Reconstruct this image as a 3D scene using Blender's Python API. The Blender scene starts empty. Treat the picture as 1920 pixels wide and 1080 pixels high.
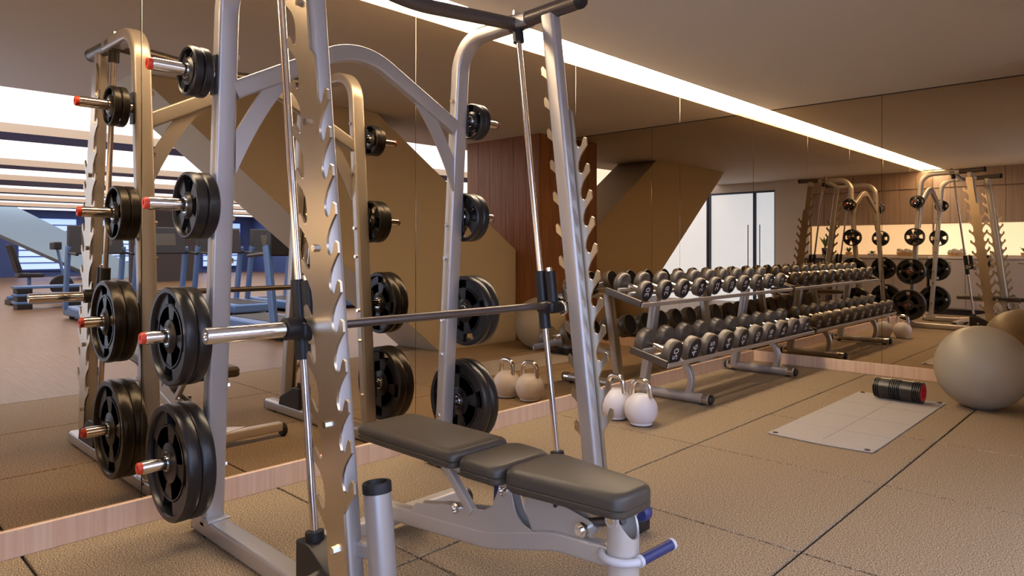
import bpy, math, random
from mathutils import Vector, Matrix
random.seed(4)
C = bpy.context.scene.collection
S = bpy.context.scene
PI = math.pi

# ------------------------------------------------------------------ camera
CAMX, CAMY, CAMZ = 3.118, -6.825, 1.15
cd = bpy.data.cameras.new('camera'); cam = bpy.data.objects.new('camera', cd); C.objects.link(cam)
cd.sensor_width = 36.0; cd.lens = 1295.3/1920*36.0; cd.shift_y = -74.7/1920
cd.clip_start = 0.02; cd.clip_end = 200
cam.location = (CAMX, CAMY, CAMZ); cam.rotation_euler = (PI/2, 0, math.radians(43.80))
S.camera = cam

# ------------------------------------------------------------------ world and exposure
w = bpy.data.worlds.new('world'); S.world = w; w.use_nodes = True
w.node_tree.nodes['Background'].inputs[0].default_value = (0.55, 0.65, 0.9, 1)
w.node_tree.nodes['Background'].inputs[1].default_value = 0.4
S.view_settings.view_transform = 'Standard'; S.view_settings.look = 'None'
S.view_settings.exposure = 0.30; S.view_settings.gamma = 1.0; S.view_settings.use_curve_mapping = False

# radiance of the luminous surfaces the place has
L_COVE = 19.5; L_HALL = 2.7; L_NICHE = 1.25; L_GLASS = 1.7; L_WIN = 1.6

# ------------------------------------------------------------------ materials
MATS = {}
def mat(name, col, rough=0.5, metal=0.0, spec=0.5, emit=None, estr=0.0, coat=0.0):
    m = bpy.data.materials.new(name); m.use_nodes = True
    b = m.node_tree.nodes['Principled BSDF']
    b.inputs['Base Color'].default_value = (*col, 1); b.inputs['Roughness'].default_value = rough
    b.inputs['Metallic'].default_value = metal; b.inputs['Specular IOR Level'].default_value = spec
    b.inputs['Coat Weight'].default_value = coat
    if emit:
        b.inputs['Emission Color'].default_value = (*emit, 1); b.inputs['Emission Strength'].default_value = estr
    MATS[name] = m
    return m
def nodes(m): return m.node_tree.nodes, m.node_tree.links, m.node_tree.nodes['Principled BSDF']
def ramp_tex(m, kind, scale, stops, mapscale=(1,1,1), detail=4, bump=0.0, rough=0.6, obj=True):
    n, l, b = nodes(m)
    tc = n.new('ShaderNodeTexCoord'); mp = n.new('ShaderNodeMapping'); mp.inputs['Scale'].default_value = mapscale
    l.new(tc.outputs['Object'], mp.inputs['Vector'])
    if kind == 'noise':
        t = n.new('ShaderNodeTexNoise'); t.inputs['Scale'].default_value = scale; t.inputs['Detail'].default_value = detail
        t.inputs['Roughness'].default_value = rough; out = t.outputs['Fac']
    else:
        t = n.new('ShaderNodeTexVoronoi'); t.inputs['Scale'].default_value = scale; out = t.outputs['Color']
    l.new(mp.outputs[0], t.inputs['Vector'])
    r = n.new('ShaderNodeValToRGB'); e = r.color_ramp.elements
    while len(e) < len(stops): e.new(0.5)
    for i, (p, c) in enumerate(stops): e[i].position = p; e[i].color = (*c, 1)
    l.new(out, r.inputs[0]); l.new(r.outputs[0], b.inputs['Base Color'])
    if bump:
        bp = n.new('ShaderNodeBump'); bp.inputs['Strength'].default_value = bump; bp.inputs['Distance'].default_value = 0.002
        l.new(out, bp.inputs['Height']); l.new(bp.outputs[0], b.inputs['Normal'])
    return m

M = MATS
# floor rubber: fine tan / dark granules
m = mat('rubber_floor', (0.3, 0.24, 0.17), 0.8, spec=0.2)
ramp_tex(m, 'noise', 190, [(0.34, (0.05, 0.035, 0.021)), (0.45, (0.26, 0.188, 0.115)), (0.54, (0.39, 0.29, 0.185)), (0.66, (0.69, 0.545, 0.375))], detail=2, bump=0.0, rough=0.7)
mat('floor_gap', (0.03, 0.024, 0.018), 0.9)
m = mat('hall_boards', (0.36, 0.26, 0.17), 0.4)
ramp_tex(m, 'noise', 3, [(0.3, (0.17, 0.090, 0.038)), (0.7, (0.26, 0.150, 0.070))], (0.6, 14, 1), bump=0.05)
m = mat('oak', (0.6, 0.4, 0.26), 0.5)
ramp_tex(m, 'noise', 5, [(0.3, (0.78, 0.53, 0.37)), (0.5, (0.86, 0.62, 0.45)), (0.72, (0.92, 0.72, 0.55))], (9, 9, 0.25), bump=0.05)
m = mat('walnut', (0.25, 0.12, 0.06), 0.45)
ramp_tex(m, 'noise', 5, [(0.3, (0.17, 0.062, 0.026)), (0.55, (0.30, 0.125, 0.055)), (0.75, (0.38, 0.17, 0.08))], (12, 12, 0.35), bump=0.04)
m = mat('panel_wood', (0.42, 0.3, 0.22), 0.5)
ramp_tex(m, 'noise', 4, [(0.3, (0.33, 0.255, 0.22)), (0.7, (0.47, 0.375, 0.325))], (12, 12, 0.3), bump=0.03)
mat('ceiling_paint', (0.66, 0.62, 0.575), 0.85, spec=0.2)
mat('column_paint', (0.55, 0.49, 0.39), 0.8, spec=0.2)
mat('white_paint', (0.75, 0.76, 0.78), 0.7, spec=0.3)
mat('wall_back_paint', (0.05, 0.045, 0.04), 0.9)
mat('navy', (0.025, 0.05, 0.24), 0.5)
mat('beam_face', (0.62, 0.52, 0.40), 0.8)
mat('dark_wall', (0.06, 0.05, 0.05), 0.8)
mat('blue_wall', (0.05, 0.08, 0.22), 0.6)
m = mat('mirror', (0.63, 0.52, 0.385), 0.0, 1.0)
mat('mirror_edge', (0.35, 0.42, 0.36), 0.2)
mat('silver', (0.52, 0.495, 0.48), 0.34, 0.55)
mat('silver_plate', (0.66, 0.58, 0.46), 0.26, 0.95)
mat('chrome', (0.86, 0.84, 0.82), 0.10, 1.0)
mat('rod_steel', (0.80, 0.72, 0.66), 0.16, 1.0)
mat('bar_steel', (0.20, 0.175, 0.17), 0.35, 0.9)
mat('dark_tube', (0.17, 0.15, 0.14), 0.36, 0.8)
mat('black_plastic', (0.014, 0.013, 0.015), 0.42)
mat('black_rubber', (0.012, 0.011, 0.012), 0.55)
mat('plate_urethane', (0.013, 0.012, 0.013), 0.34, spec=0.55)
mat('dumbbell_rubber_lit', (0.115, 0.093, 0.073), 0.40, spec=0.8)  # black rubber; strip light on the head tops is put in as tan
mat('bench_silver_lit', (0.66, 0.61, 0.55), 0.36, 0.40)  # same silver, lightened and warmed to carry the strip light
mat('dull_red', (0.22, 0.035, 0.025), 0.5)
mat('column_blue_lit', (0.46, 0.68, 0.88), 0.7)  # blue daylight on the far column is painted into its colour
mat('roller_black', (0.014, 0.013, 0.014), 0.30, spec=0.7)
mat('dumbbell_face', (0.010, 0.011, 0.022), 0.4)
mat('vinyl', (0.072, 0.057, 0.042), 0.42, spec=0.5)
mat('vinyl_side', (0.026, 0.023, 0.026), 0.42)
mat('grip_blue_lit', (0.035, 0.04, 0.14), 0.45)  # dark grip with blue window light put into its colour
mat('red_cap', (0.75, 0.07, 0.025), 0.4)
mat('red_core', (0.72, 0.02, 0.03), 0.45)
mat('white_print', (0.82, 0.82, 0.86), 0.6)
mat('kettle_white', (0.80, 0.77, 0.80), 0.38)
m = mat('ball_vinyl', (0.40, 0.355, 0.275), 0.42, spec=0.45)
m = mat('mat_foam', (0.42, 0.385, 0.36), 0.85, spec=0.2)
ramp_tex(m, 'noise', 240, [(0.3, (0.44, 0.40, 0.37)), (0.7, (0.54, 0.50, 0.465))], detail=2, bump=0.1)
mat('mat_line', (0.37, 0.335, 0.31), 0.9)
mat('leaf', (0.12, 0.26, 0.04), 0.5)
mat('terracotta', (0.55, 0.36, 0.2), 0.7)
mat('counter_white', (0.62, 0.60, 0.62), 0.45)
mat('cabinet', (0.50, 0.47, 0.50), 0.5)
mat('dark_kick', (0.03, 0.03, 0.045), 0.5)
mat('frame_blue', (0.04, 0.06, 0.14), 0.4)
mat('machine_blue_lit', (0.13, 0.24, 0.48), 0.4, 0.4)  # blue light of the hall is painted into the machine colour
mat('screen', (0.10, 0.09, 0.07), 0.2)
def emitter(name, col, strength):
    return mat(name, (0.8, 0.8, 0.8), 0.6, emit=col, estr=strength)
emitter('cove_light', (1.0, 0.815, 0.60), L_COVE)
emitter('hall_light', (0.80, 0.86, 1.12), L_HALL)
emitter('niche_light', (1.0, 0.80, 0.60), L_NICHE)
emitter('frosted_glass', (0.55, 0.86, 1.60), L_GLASS)
emitter('window_light', (0.16, 0.42, 1.30), L_WIN)

# ------------------------------------------------------------------ mesh helpers
class MB:
    def __init__(s): s.v = []; s.f = []
    def add(s, vs, fs):
        o = len(s.v); s.v += [tuple(p) for p in vs]; s.f += [tuple(i+o for i in f) for f in fs]; return s
    def box(s, x0, x1, y0, y1, z0, z1):
        return s.add([(x0,y0,z0),(x1,y0,z0),(x1,y1,z0),(x0,y1,z0),(x0,y0,z1),(x1,y0,z1),(x1,y1,z1),(x0,y1,z1)],
                     [(0,3,2,1),(4,5,6,7),(0,1,5,4),(1,2,6,5),(2,3,7,6),(3,0,4,7)])
    def cyl(s, p0, p1, r0, r1=None, n=20, caps=True):
        p0 = Vector(p0); p1 = Vector(p1); r1 = r0 if r1 is None else r1
        d = (p1-p0).normalized(); a = d.orthogonal().normalized(); b = d.cross(a)
        vs = []
        for p, r in ((p0, r0), (p1, r1)):
            for i in range(n):
                t = 2*PI*i/n; vs.append(p + a*(r*math.cos(t)) + b*(r*math.sin(t)))
        fs = [(i, (i+1) % n, n+(i+1) % n, n+i) for i in range(n)]
        if caps: fs += [tuple(reversed(range(n))), tuple(range(n, 2*n))]
        return s.add(vs, fs)
    def lathe(s, prof, org=(0,0,0), axis=(0,0,1), n=32, a0=None, closed=False):
        # prof: (r, h) list along axis
        org = Vector(org); d = Vector(axis).normalized(); a = d.orthogonal().normalized(); b = d.cross(a)
        vs = []; k = len(prof)
        for i in range(n):
            t = 2*PI*i/n; u = a*math.cos(t)+b*math.sin(t)
            for r, h in prof: vs.append(org+u*max(r, 0.0)+d*h)
        fs = []
        for i in range(n):
            j = (i+1) % n
            for q in range(k-1 if not closed else k):
                q2 = (q+1) % k
                if prof[q][0] <= 1e-6 and prof[q2][0] <= 1e-6: continue
                fs.append((i*k+q, j*k+q, j*k+q2, i*k+q2))
        return s.add(vs, fs)
    def sweep(s, path, sec, side, caps=True, closed=False):
        # planar sweep; sec = (a, b) with b along side, a along tangent x side
        path = [Vector(p) for p in path]; side = Vector(side).normalized(); n = len(sec); k = len(path); vs = []
        for i, p in enumerate(path):
            if closed: t = path[(i+1) % k]-path[i-1]
            else: t = path[min(i+1, k-1)]-path[max(i-1, 0)]
            t.normalize(); sd = (side - t*side.dot(t)).normalized(); a = t.cross(sd).normalized()
            for u, v in sec: vs.append(p+a*u+sd*v)
        fs = []
        for i in range(k if closed else k-1):
            j = (i+1) % k
            for q in range(n): fs.append((i*n+q, i*n+(q+1) % n, j*n+(q+1) % n, j*n+q))
        if caps and not closed: fs += [tuple(reversed(range(n))), tuple(range((k-1)*n, k*n))]
        return s.add(vs, fs)
    def prism(s, poly, fn, d0, d1):
        # poly 2D, fn(u, v, d) -> xyz
        n = len(poly); vs = [fn(u, v, d0) for u, v in poly]+[fn(u, v, d1) for u, v in poly]
        fs = [tuple(reversed(range(n))), tuple(range(n, 2*n))]+[(i, (i+1) % n, n+(i+1) % n, n+i) for i in range(n)]
        return s.add(vs, fs)
    def sphere(s, c, r, nu=32, nv=18, zs=1.0):
        prof = [(r*math.sin(PI*i/nv), -r*math.cos(PI*i/nv)*zs) for i in range(nv+1)]
        return s.lathe(prof, c, (0,0,1), nu)
    def mesh(s, name, off=(0,0,0)):
        me = bpy.data.meshes.new(name)
        me.from_pydata([(p[0]-off[0], p[1]-off[1], p[2]-off[2]) for p in s.v], [], s.f)
        import bmesh as _b
        bm = _b.new(); bm.from_mesh(me); _b.ops.remove_doubles(bm, verts=bm.verts, dist=1e-6)
        _b.ops.recalc_face_normals(bm, faces=bm.faces); bm.to_mesh(me); bm.free()
        for p in me.polygons: p.use_smooth = True
        me.set_sharp_from_angle(angle=math.radians(38))
        return me
    def build(s, name, mt, parent=None, bev=0.0, seg=2, off=None):
        o0 = ORG.get(parent.name, Vector((0,0,0))) if parent else Vector((0,0,0))
        if off is not None: o0 = Vector(off)
        o = bpy.data.objects.new(name, s.mesh(name, o0)); C.objects.link(o)
        o.data.materials.append(M[mt] if isinstance(mt, str) else mt)
        if parent: o.parent = parent
        elif off is not None: o.location = off
        ORG[o.name] = o0
        if bev:
            b = o.modifiers.new('bevel', 'BEVEL'); b.width = bev; b.segments = seg; b.limit_method = 'ANGLE'
            b.angle_limit = math.radians(40); b.harden_normals = False
        return o
ORG = {}
def thing(name, label, cat, loc=(0,0,0), group=None, rotz=0.0):
    o = bpy.data.objects.new(name, None); C.objects.link(o); o.location = loc; o.empty_display_size = 0.1
    o.rotation_euler = (0,0,rotz); ORG[o.name] = Vector(loc)
    return tag(o, label, cat, group)
def local(name, label, cat, loc, group=None, rotz=0.0):
    # parts are modelled about the origin, the Empty carries the placement
    o = thing(name, label, cat, loc, group, rotz); ORG[o.name] = Vector((0,0,0)); return o
def tag(o, label, cat, group=None, kind=None):
    o['label'] = label; o['category'] = cat
    if group: o['group'] = group
    if kind: o['kind'] = kind
    return o
def struct(o, label, cat): return tag(o, label, cat, kind='structure')
def dup(root, loc, rotz, label, group=None):
    r = root.copy(); C.objects.link(r); r.location = loc; r.rotation_euler = (0,0,rotz); r['label'] = label
    if group: r['group'] = group
    ORG[r.name] = ORG[root.name]
    for ch in list(root.children):
        c = ch.copy(); C.objects.link(c); c.parent = r
        for g in list(ch.children):
            d = g.copy(); C.objects.link(d); d.parent = c
    return r
def circ(r, n=16, rx=None): return [((rx or r)*math.cos(2*PI*i/n), r*math.sin(2*PI*i/n)) for i in range(n)]
def rrect(a, b, r, n=4):
    # half sizes a, b with corner radius r
    out = []
    for cx, cy, s0 in ((a-r, b-r, 0), (-a+r, b-r, 1), (-a+r, -b+r, 2), (a-r, -b+r, 3)):
        for i in range(n+1):
            t = PI/2*(s0+i/n); out.append((cx+r*math.cos(t), cy+r*math.sin(t)))
    return out
def fillet(pts, r, n=8):
    pts = [Vector(p) for p in pts]; out = [pts[0]]
    for i in range(1, len(pts)-1):
        a, p, b = pts[i-1], pts[i], pts[i+1]; d1 = (a-p).normalized(); d2 = (b-p).normalized()
        ang = d1.angle(d2)
        if ang > PI-0.01: out.append(p); continue
        rr = r[i-1] if isinstance(r, (list, tuple)) else r
        t = min(rr/math.tan(ang/2), (a-p).length*0.49, (b-p).length*0.49); rr = t*math.tan(ang/2)
        c = p+(d1+d2).normalized()*(rr/math.sin(ang/2)); s0 = p+d1*t-c; s1 = p+d2*t-c
        tot = s0.angle(s1); ax = s0.cross(s1).normalized()
        for k in range(n+1): out.append(c+Matrix.Rotation(tot*k/n, 3, ax) @ s0)
    out.append(pts[-1]); return out

# ================================================================== THE SETTING
CEIL = 2.54; WD = -7.36; HX = 4.15; XF = 30.0; YH0, YH1 = -11.0, 9.0
# --- floor of rubber tiles
fl = struct(MB().box(-0.02, 3.104, WD, 0.02, -0.06, -0.012).build('floor', 'floor_gap'), 'gym floor of square tan speckled rubber tiles', 'floor')
xs = [0.0, 1.090, 2.097, 3.104]; ys = [WD, -7.25, -6.229, -5.209, -4.188, -3.155, -2.135, -1.115, -0.095, 0.0]
g = 0.0050
for i in range(3):
    for j in range(9):
        o = MB().box(xs[i]+g, xs[i+1]-g, ys[j]+g, ys[j+1]-g, -0.012, 0.0).build('floor_tile', 'rubber_floor', fl, bev=0.003, seg=1)
struct(MB().box(3.107, XF, YH0, YH1, -0.06, 0.0).build('floor_hall', 'hall_boards'), 'brown timber floor of the hall behind the viewer, seen in the mirror', 'floor')

# --- left mirror wall
wl = struct(MB().box(-0.15, -0.008, WD-0.2, 0.15, 0, 2.66).build('wall_left', 'wall_back_paint'), 'left wall covered in tall bronze-tinted mirror panels', 'wall')
sy = [0.0, -1.455, -2.910, -4.366, -5.812, -7.262, WD]
for a, b in zip(sy[1:], sy[:-1]):
    MB().box(-0.006, 0.0, a+0.0015, b-0.0015, 0.104, 2.625).build('mirror_panel', 'mirror', wl, bev=0.0005, seg=1)
struct(MB().box(-0.006, 0.014, WD, 0.0, 0.0, 0.104).build('baseboard_left', 'oak', bev=0.002, seg=1), 'pale oak baseboard under the left mirror wall', 'baseboard')
# --- back mirror wall
wb = struct(MB().box(-0.15, 2.42, 0.008, 0.15, 0, 2.66).build('wall_back', 'wall_back_paint'), 'back wall covered in bronze-tinted mirror panels', 'wall')
MB().box(0.0, 0.173, 0.0, 0.006, 2.5415, 2.563).build('mirror_panel', 'mirror', wb)
for a, b in ((0.0, 1.207), (1.207, 2.414)):
    MB().box(a+0.0015, b-0.0015, 0.0, 0.006, 0.104, 2.54).build('mirror_panel', 'mirror', wb, bev=0.0005, seg=1)
struct(MB().box(0.014, 2.42, -0.014, 0.006, 0.0, 0.104).build('baseboard_back', 'oak', bev=0.002, seg=1), 'pale oak baseboard under the back mirror wall', 'baseboard')
struct(MB().box(0.18, 2.42, -0.006, 0.0, 2.532, 2.5399).build('trim_1', 'wall_back_paint'), 'thin dark joint along the top of the back mirror', 'trim')
# --- ceiling with light slot beside the left mirror
struct(MB().box(0.175, HX, WD, 0.15, CEIL, 2.78).build('ceiling', 'ceiling_paint'), 'flat warm grey ceiling above the free weights', 'ceiling')
struct(MB().box(-0.15, 0.175, WD-0.2, 0.15, 2.63, 2.78).build('ceiling_slot', 'ceiling_paint'), 'top of the light slot beside the mirror wall', 'ceiling')
tag(MB().box(0.002, 0.173, WD, -0.001, 2.565, 2.628).build('cove_light', 'cove_light'), 'long glowing strip light in the ceiling slot along the left mirror', 'light')

# --- walnut pier at the right end of the back mirror
wp = struct(MB().box(2.44, 3.70, -0.56, 0.15, 0, CEIL).build('wall_pier', 'wall_back_paint'), 'walnut panelled pier beside the back mirror', 'wall')
for k in range(6):
    MB().box(2.42+0.2135*k+0.001, 2.42+0.2135*(k+1)-0.001, -0.58, -0.56, 0.0, CEIL).build('wood_panel', 'walnut', wp, bev=0.0015, seg=1)
for k in range(3):
    MB().box(2.42, 2.44, -0.56+0.187*k+0.001, -0.56+0.187*(k+1)-0.001, 0.0, CEIL).build('wood_panel', 'walnut', wp, bev=0.0015, seg=1)
# --- leaning column between gym and hall
MBc = MB().prism([(-1.83, 0), (-0.585, 0), (-0.585, 1.13), (-2.66, 2.54), (-4.95, 2.54)], lambda u, v, d: (d, u, v), 2.80, 3.55)
struct(MBc.build('wall_column', 'column_paint', bev=0.004, seg=1), 'broad leaning beige column beside the timber hall floor', 'column')

# --- wall behind the viewer with the lit counter niche (seen in the back mirror)
wf = struct(MB().box(-0.15, 2.17, WD-0.15, WD, 0, CEIL).build('wall_front', 'panel_wood'), 'wall behind the viewer with timber panels over a lit counter niche', 'wall')
for k in range(8):
    x0 = 0.0+0.268*k
    MB().box(x0+0.0015, x0+0.2665, WD, WD+0.06, 1.60, 2.215).build('wood_panel', 'panel_wood', wf, bev=0.002, seg=1)
    MB().box(x0+0.0015, x0+0.2665, WD, WD+0.075, 2.225, CEIL).build('wood_panel', 'panel_wood', wf, bev=0.002, seg=1)
tag(MB().box(0.02, 2.13, WD+0.003, WD+0.02, 1.03, 1.585).build('niche_backlight', 'niche_light'), 'warm glowing back panel of the counter niche', 'light')
struct(MB().box(2.17, 2.86, WD-0.15, WD+0.08, 0, CEIL).build('wall_pale', 'white_paint'), 'narrow pale wall between the counter niche and the glass doors', 'wall')
def glass_door(nm, x0, x1, hx, label):
    d = thing(nm, label, 'door', (x0, WD, 0)); d['kind'] = 'structure'
    f = 0.035
    fr = MB().box(x0, x0+f, WD-0.03, WD+0.03, 0, 2.36).box(x1-f, x1, WD-0.03, WD+0.03, 0, 2.36).box(x0+f, x1-f, WD-0.03, WD+0.03, 2.32, 2.36)
    fr.build('door_frame', 'frame_blue', d)
    MB().box(x0+f, x1-f, WD-0.008, WD+0.008, 0.0, 2.32).build('glass_pane', 'frosted_glass', d)
    if hx:
        h = MB().cyl((hx, WD+0.06, 0.75), (hx, WD+0.06, 1.65), 0.013, n=12)
        h.cyl((hx, WD, 0.9), (hx, WD+0.06, 0.9), 0.009, n=10).cyl((hx, WD, 1.5), (hx, WD+0.06, 1.5), 0.009, n=10)
        h.build('handle', 'chrome', d)
    return d
glass_door('door_1', 2.86, 3.32, 3.19, 'frosted glass door leaf next to the pale wall')
glass_door('door_2', 3.32, 4.36, 3.45, 'wide frosted glass door leaf with a long pull handle')
glass_door('window_1', 4.40, 6.6, None, 'frosted glass screen beside the glass doors')
struct(MB().box(2.86, 6.6, WD-0.15, WD+0.02, 2.36, CEIL).build('wall_lintel', 'white_paint'), 'pale strip of wall over the glass doors', 'wall')
struct(MB().box(6.6, XF, WD-0.15, WD+0.02, 0, 2.66).build('wall_hall_front', 'white_paint'), 'plain hall wall beyond the glass doors', 'wall')

# --- the hall on the open side, seen only in the mirrors
struct(MB().box(HX, XF, WD-0.2, YH1, 2.70, 2.78).build('ceiling_hall', 'ceiling_paint'), 'hall ceiling with glowing recesses between beams', 'ceiling')
BE = [(HX-0.001, HX), (7.0, 7.76), (11.0, 11.7), (14.1, 15.6), (17.9, 18.5), (21.0, 21.7), (24.5, 25.3), (29.0, XF)]
words = ['nearest', 'second', 'third', 'fourth', 'fifth', 'sixth', 'farthest']
for k in range(len(BE)-1):
    a = BE[k][1]; b = BE[k+1][0]
    tag(MB().box(a+0.02, b-0.02, WD+0.1, YH1-0.2, 2.655, 2.69).build('ceiling_light_panel', 'hall_light'), words[k]+' glowing ceiling recess of the hall, counted from the mirror wall', 'light', 'hall ceiling recesses')
for k, (a, b) in enumerate(BE[1:-1]):
    o = struct(MB().box(a, b, WD, YH1, 2.545, 2.70).build('ceiling_beam', 'navy'), ['nearest', 'second', 'third', 'fourth', 'fifth', 'farthest'][k]+' beam across the hall ceiling, blue daylight in its colour, counted from the mirror wall', 'beam')  # navy on the beams is daylight painted into their colour
    MB().box(a-0.012, a, WD, YH1, 2.545, 2.655).build('fascia', 'beam_face', o)
struct(MB().box(XF, XF+0.1, WD, YH1, 0, 2.78).build('wall_far', 'blue_wall'), 'dark blue far wall of the hall', 'wall')
struct(MB().box(2.4, XF, YH1, YH1+0.1, 0, 2.78).build('wall_right', 'blue_wall'), 'dark blue side wall of the hall', 'wall')
struct(MB().box(2.3, 2.4, 0.15, YH1, 0, 2.78).build('wall_side', 'dark_wall'), 'dark wall behind the walnut pier', 'wall')
def hall_window(nm, x, y0, y1, z0, z1, label):
    d = thing(nm, label, 'window', (x, (y0+y1)/2, z0)); d['kind'] = 'structure'
    MB().box(x-0.03, x, y0, y1, z0, z1).build('window_pane', 'window_light', d)
    fr = MB().box(x-0.07, x-0.03, y0-0.07, y0, z0-0.07, z1+0.07).box(x-0.07, x-0.03, y1, y1+0.07, z0-0.07, z1+0.07)
    fr.box(x-0.07, x-0.03, y0, y1, z0-0.07, z0).box(x-0.07, x-0.03, y0, y1, z1, z1+0.07); fr.build('window_frame', 'navy', d)
    n = 8
    for k in range(1, n):
        z = z0+(z1-z0)*k/n; MB().box(x-0.06, x-0.032, y0, y1, z-0.02, z+0.02).build('blind_slat', 'navy', d)
hall_window('window_2', XF, 6.6, 8.4, 0.3, 2.35, 'bright hall window with dark horizontal bars at the pier end')
hall_window('window_3', XF, 4.2, 6.2, 0.3, 2.35, 'bright barred hall window, second from the pier end')
hall_window('window_4', XF, 1.8, 3.8, 0.3, 2.35, 'bright barred hall window, third from the pier end')
hall_window('window_5', XF, -0.6, 1.4, 0.3, 2.35, 'bright barred hall window behind the pale leaning column')
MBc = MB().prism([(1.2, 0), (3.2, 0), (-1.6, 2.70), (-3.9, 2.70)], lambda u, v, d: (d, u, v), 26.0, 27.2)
struct(MBc.build('wall_column', 'column_blue_lit', bev=0.004, seg=1), 'pale leaning column far away in the hall', 'column')
struct(MB().box(22.0, 22.2, 1.0, 3.2, 0, 2.545).build('wall_screen', 'dark_wall'), 'dark partition far away in the hall', 'wall')

# ================================================================== SMITH MACHINE
YL, YR = -5.66, -4.45
sm = thing('smith_machine', 'silver Smith machine with guide rods, hooked plates and weight horns by the mirror', 'machine', (0.9, -5.05, 0))
def fx(z): return 1.347-0.1214*z          # centre line of a front upright
def rx(z): return 0.330+0.070*z           # centre line of a rear upright
def rodx(z): return 1.150-0.125*z         # guide rod
for side, y in ((-1, YL), (1, YR)):
    # base tube on the floor
    MB().sweep([(0.235, y, 0.042), (1.57, y, 0.042)], rrect(0.034, 0.04, 0.014), (0,1,0)).build('base_tube', 'silver', sm)
    for xe, d in ((0.235, -1), (1.57, 1)):
        MB().box(min(xe, xe+d*0.012), max(xe, xe+d*0.012), y-0.039, y+0.039, 0.009, 0.075).build('end_cap', 'black_plastic', sm, bev=0.008)
    for xf in (0.33, 1.45):
        MB().cyl((xf, y, 0.0), (xf, y, 0.012), 0.03).build('rubber_foot', 'black_rubber', sm)
    # rear upright bending over the top into the arm
    pth = fillet([(rx(0.05), y, 0.05), (rx(2.205), y, 2.205), (0.95, y, 2.215)], 0.17, 12)
    MB().sweep(pth, rrect(0.030, 0.040, 0.014), (0,1,0)).build('rear_upright', 'silver', sm)
    # foot plate of rear upright
    MB().box(0.275, 0.405, y-0.045, y+0.045, 0.074, 0.084).build('foot_plate', 'silver', sm, bev=0.003)
    # dark round arm to the front
    MB().cyl((0.86, y, 2.215), (1.245, y, 2.228), 0.036, n=24).build('top_arm', 'dark_tube', sm)
    MB().lathe([(0, 0), (0.037, 0), (0.037, 0.02), (0.03, 0.03), (0, 0.032)], (1.24, y, 2.228), (1,0,0.03), 24).build('end_cap', 'black_plastic', sm)
    # front upright
    MB().sweep([(fx(0.06), y, 0.06), (fx(2.205), y, 2.205)], rrect(0.038, 0.030, 0.016), (0,1,0)).build('front_upright', 'silver', sm)
    # hooked plate on the outer side
    pts = [(0.02, 0.10), (0.046, 0.14), (0.046, 0.36), (0.070, 0.39)]
    for k in range(11):
        s0 = 0.43+0.1175*k
        pts += [(0.110, s0-0.004), (0.110, s0+0.026), (0.098, s0+0.034), (0.088, s0+0.020), (0.080, s0+0.002), (0.067, s0-0.008), (0.055, s0), (0.049, s0+0.020), (0.053, s0+0.045)]
        if k < 10: pts += [(0.068, s0+0.072), (0.090, s0+0.096)]
    pts += [(0.050, 1.76), (0.022, 1.79), (0.022, 2.14), (-0.05, 2.16), (-0.060, 2.12)]
    for k in range(12):
        s0 = 1.985-0.147*k
        pts += [(-0.052, s0+0.035), (-0.055, s0+0.004), (-0.064, s0-0.008), (-0.076, s0), (-0.086, s0+0.018), (-0.098, s0+0.034), (-0.108, s0+0.026), (-0.108, s0-0.006), (-0.092, s0-0.020), (-0.072, s0-0.042), (-0.056, s0-0.072)]
    pts += [(-0.058, 0.20), (-0.04, 0.10)]
    yo = y+side*0.031; yo2 = y+side*0.039
    ca = math.atan(0.1214); cs, sn = math.cos(ca), math.sin(ca)
    def pf(t, s, d): return (fx(0)+t*cs-s*sn, d, s*cs+t*sn)
    MB().prism(pts, pf, min(yo, yo2), max(yo, yo2)).build('hook_plate', 'silver_plate', sm)
    for s0 in (0.25, 0.62, 1.16, 1.56, 1.95):
        p = Vector(pf(-0.012, s0, yo2)); MB().cyl(p, p+Vector((0, side*0.012, 0)), 0.012, n=6).build('bolt', 'chrome', sm)
    # guide rod with collars
    yr = y-side*0.0
    MB().cyl((rodx(0.16), yr, 0.16), (rodx(2.19), yr, 2.19), 0.0135, n=16).build('guide_rod', 'rod_steel', sm)
    MB().cyl((rodx(2.12), yr, 2.12), (rodx(2.185), yr, 2.185), 0.026, n=18).build('rod_collar', 'black_plastic', sm)
    MB().cyl((rodx(0.13), yr, 0.13), (rodx(0.24), yr, 0.24), 0.030, n=18).build('bumper', 'black_rubber', sm)
    b = MB().prism([(rodx(0.1)-0.06, 0.07), (1.36, 0.07), (1.34, 0.13), (1.25, 0.17), (rodx(0.1)+0.02, 0.215), (rodx(0.1)-0.06, 0.215)], lambda u, v, d: (u, d, v), y-0.044, y+0.044)
    b.build('rod_bracket', 'black_plastic', sm, bev=0.006)
    MB().cyl((1.18, y+side*0.044, 0.12), (1.18, y+side*0.058, 0.12), 0.014, n=6).build('bolt', 'chrome', sm)
    # sliding carriage
    cz = 0.895
    cr = MB().cyl((rodx(0.785), yr, 0.785), (rodx(1.045), yr, 1.045), 0.026, n=20)
    cr.build('carriage_sleeve', 'black_plastic', sm)
    x2 = 0.062
    MB().cyl((rodx(0.90)+x2, yr, 0.90), (rodx(1.045)+x2, yr, 1.045), 0.024, n=20).build('hook_sleeve', 'black_plastic', sm)
    MB().box(1.03, 1.125, y-0.04, y+0.04, 0.858, 0.912).build('carriage_block', 'black_plastic', sm, bev=0.010)
    hk = MB().sweep(fillet([(1.10, y+side*0.02, 0.905), (1.150, y+side*0.02, 0.905), (1.158, y+side*0.02, 0.862), (1.128, y+side*0.02, 0.852)], 0.018, 5), circ(0.008, 10), (0,1,0))
    hk.build('catch_hook', 'chrome', sm)
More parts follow.
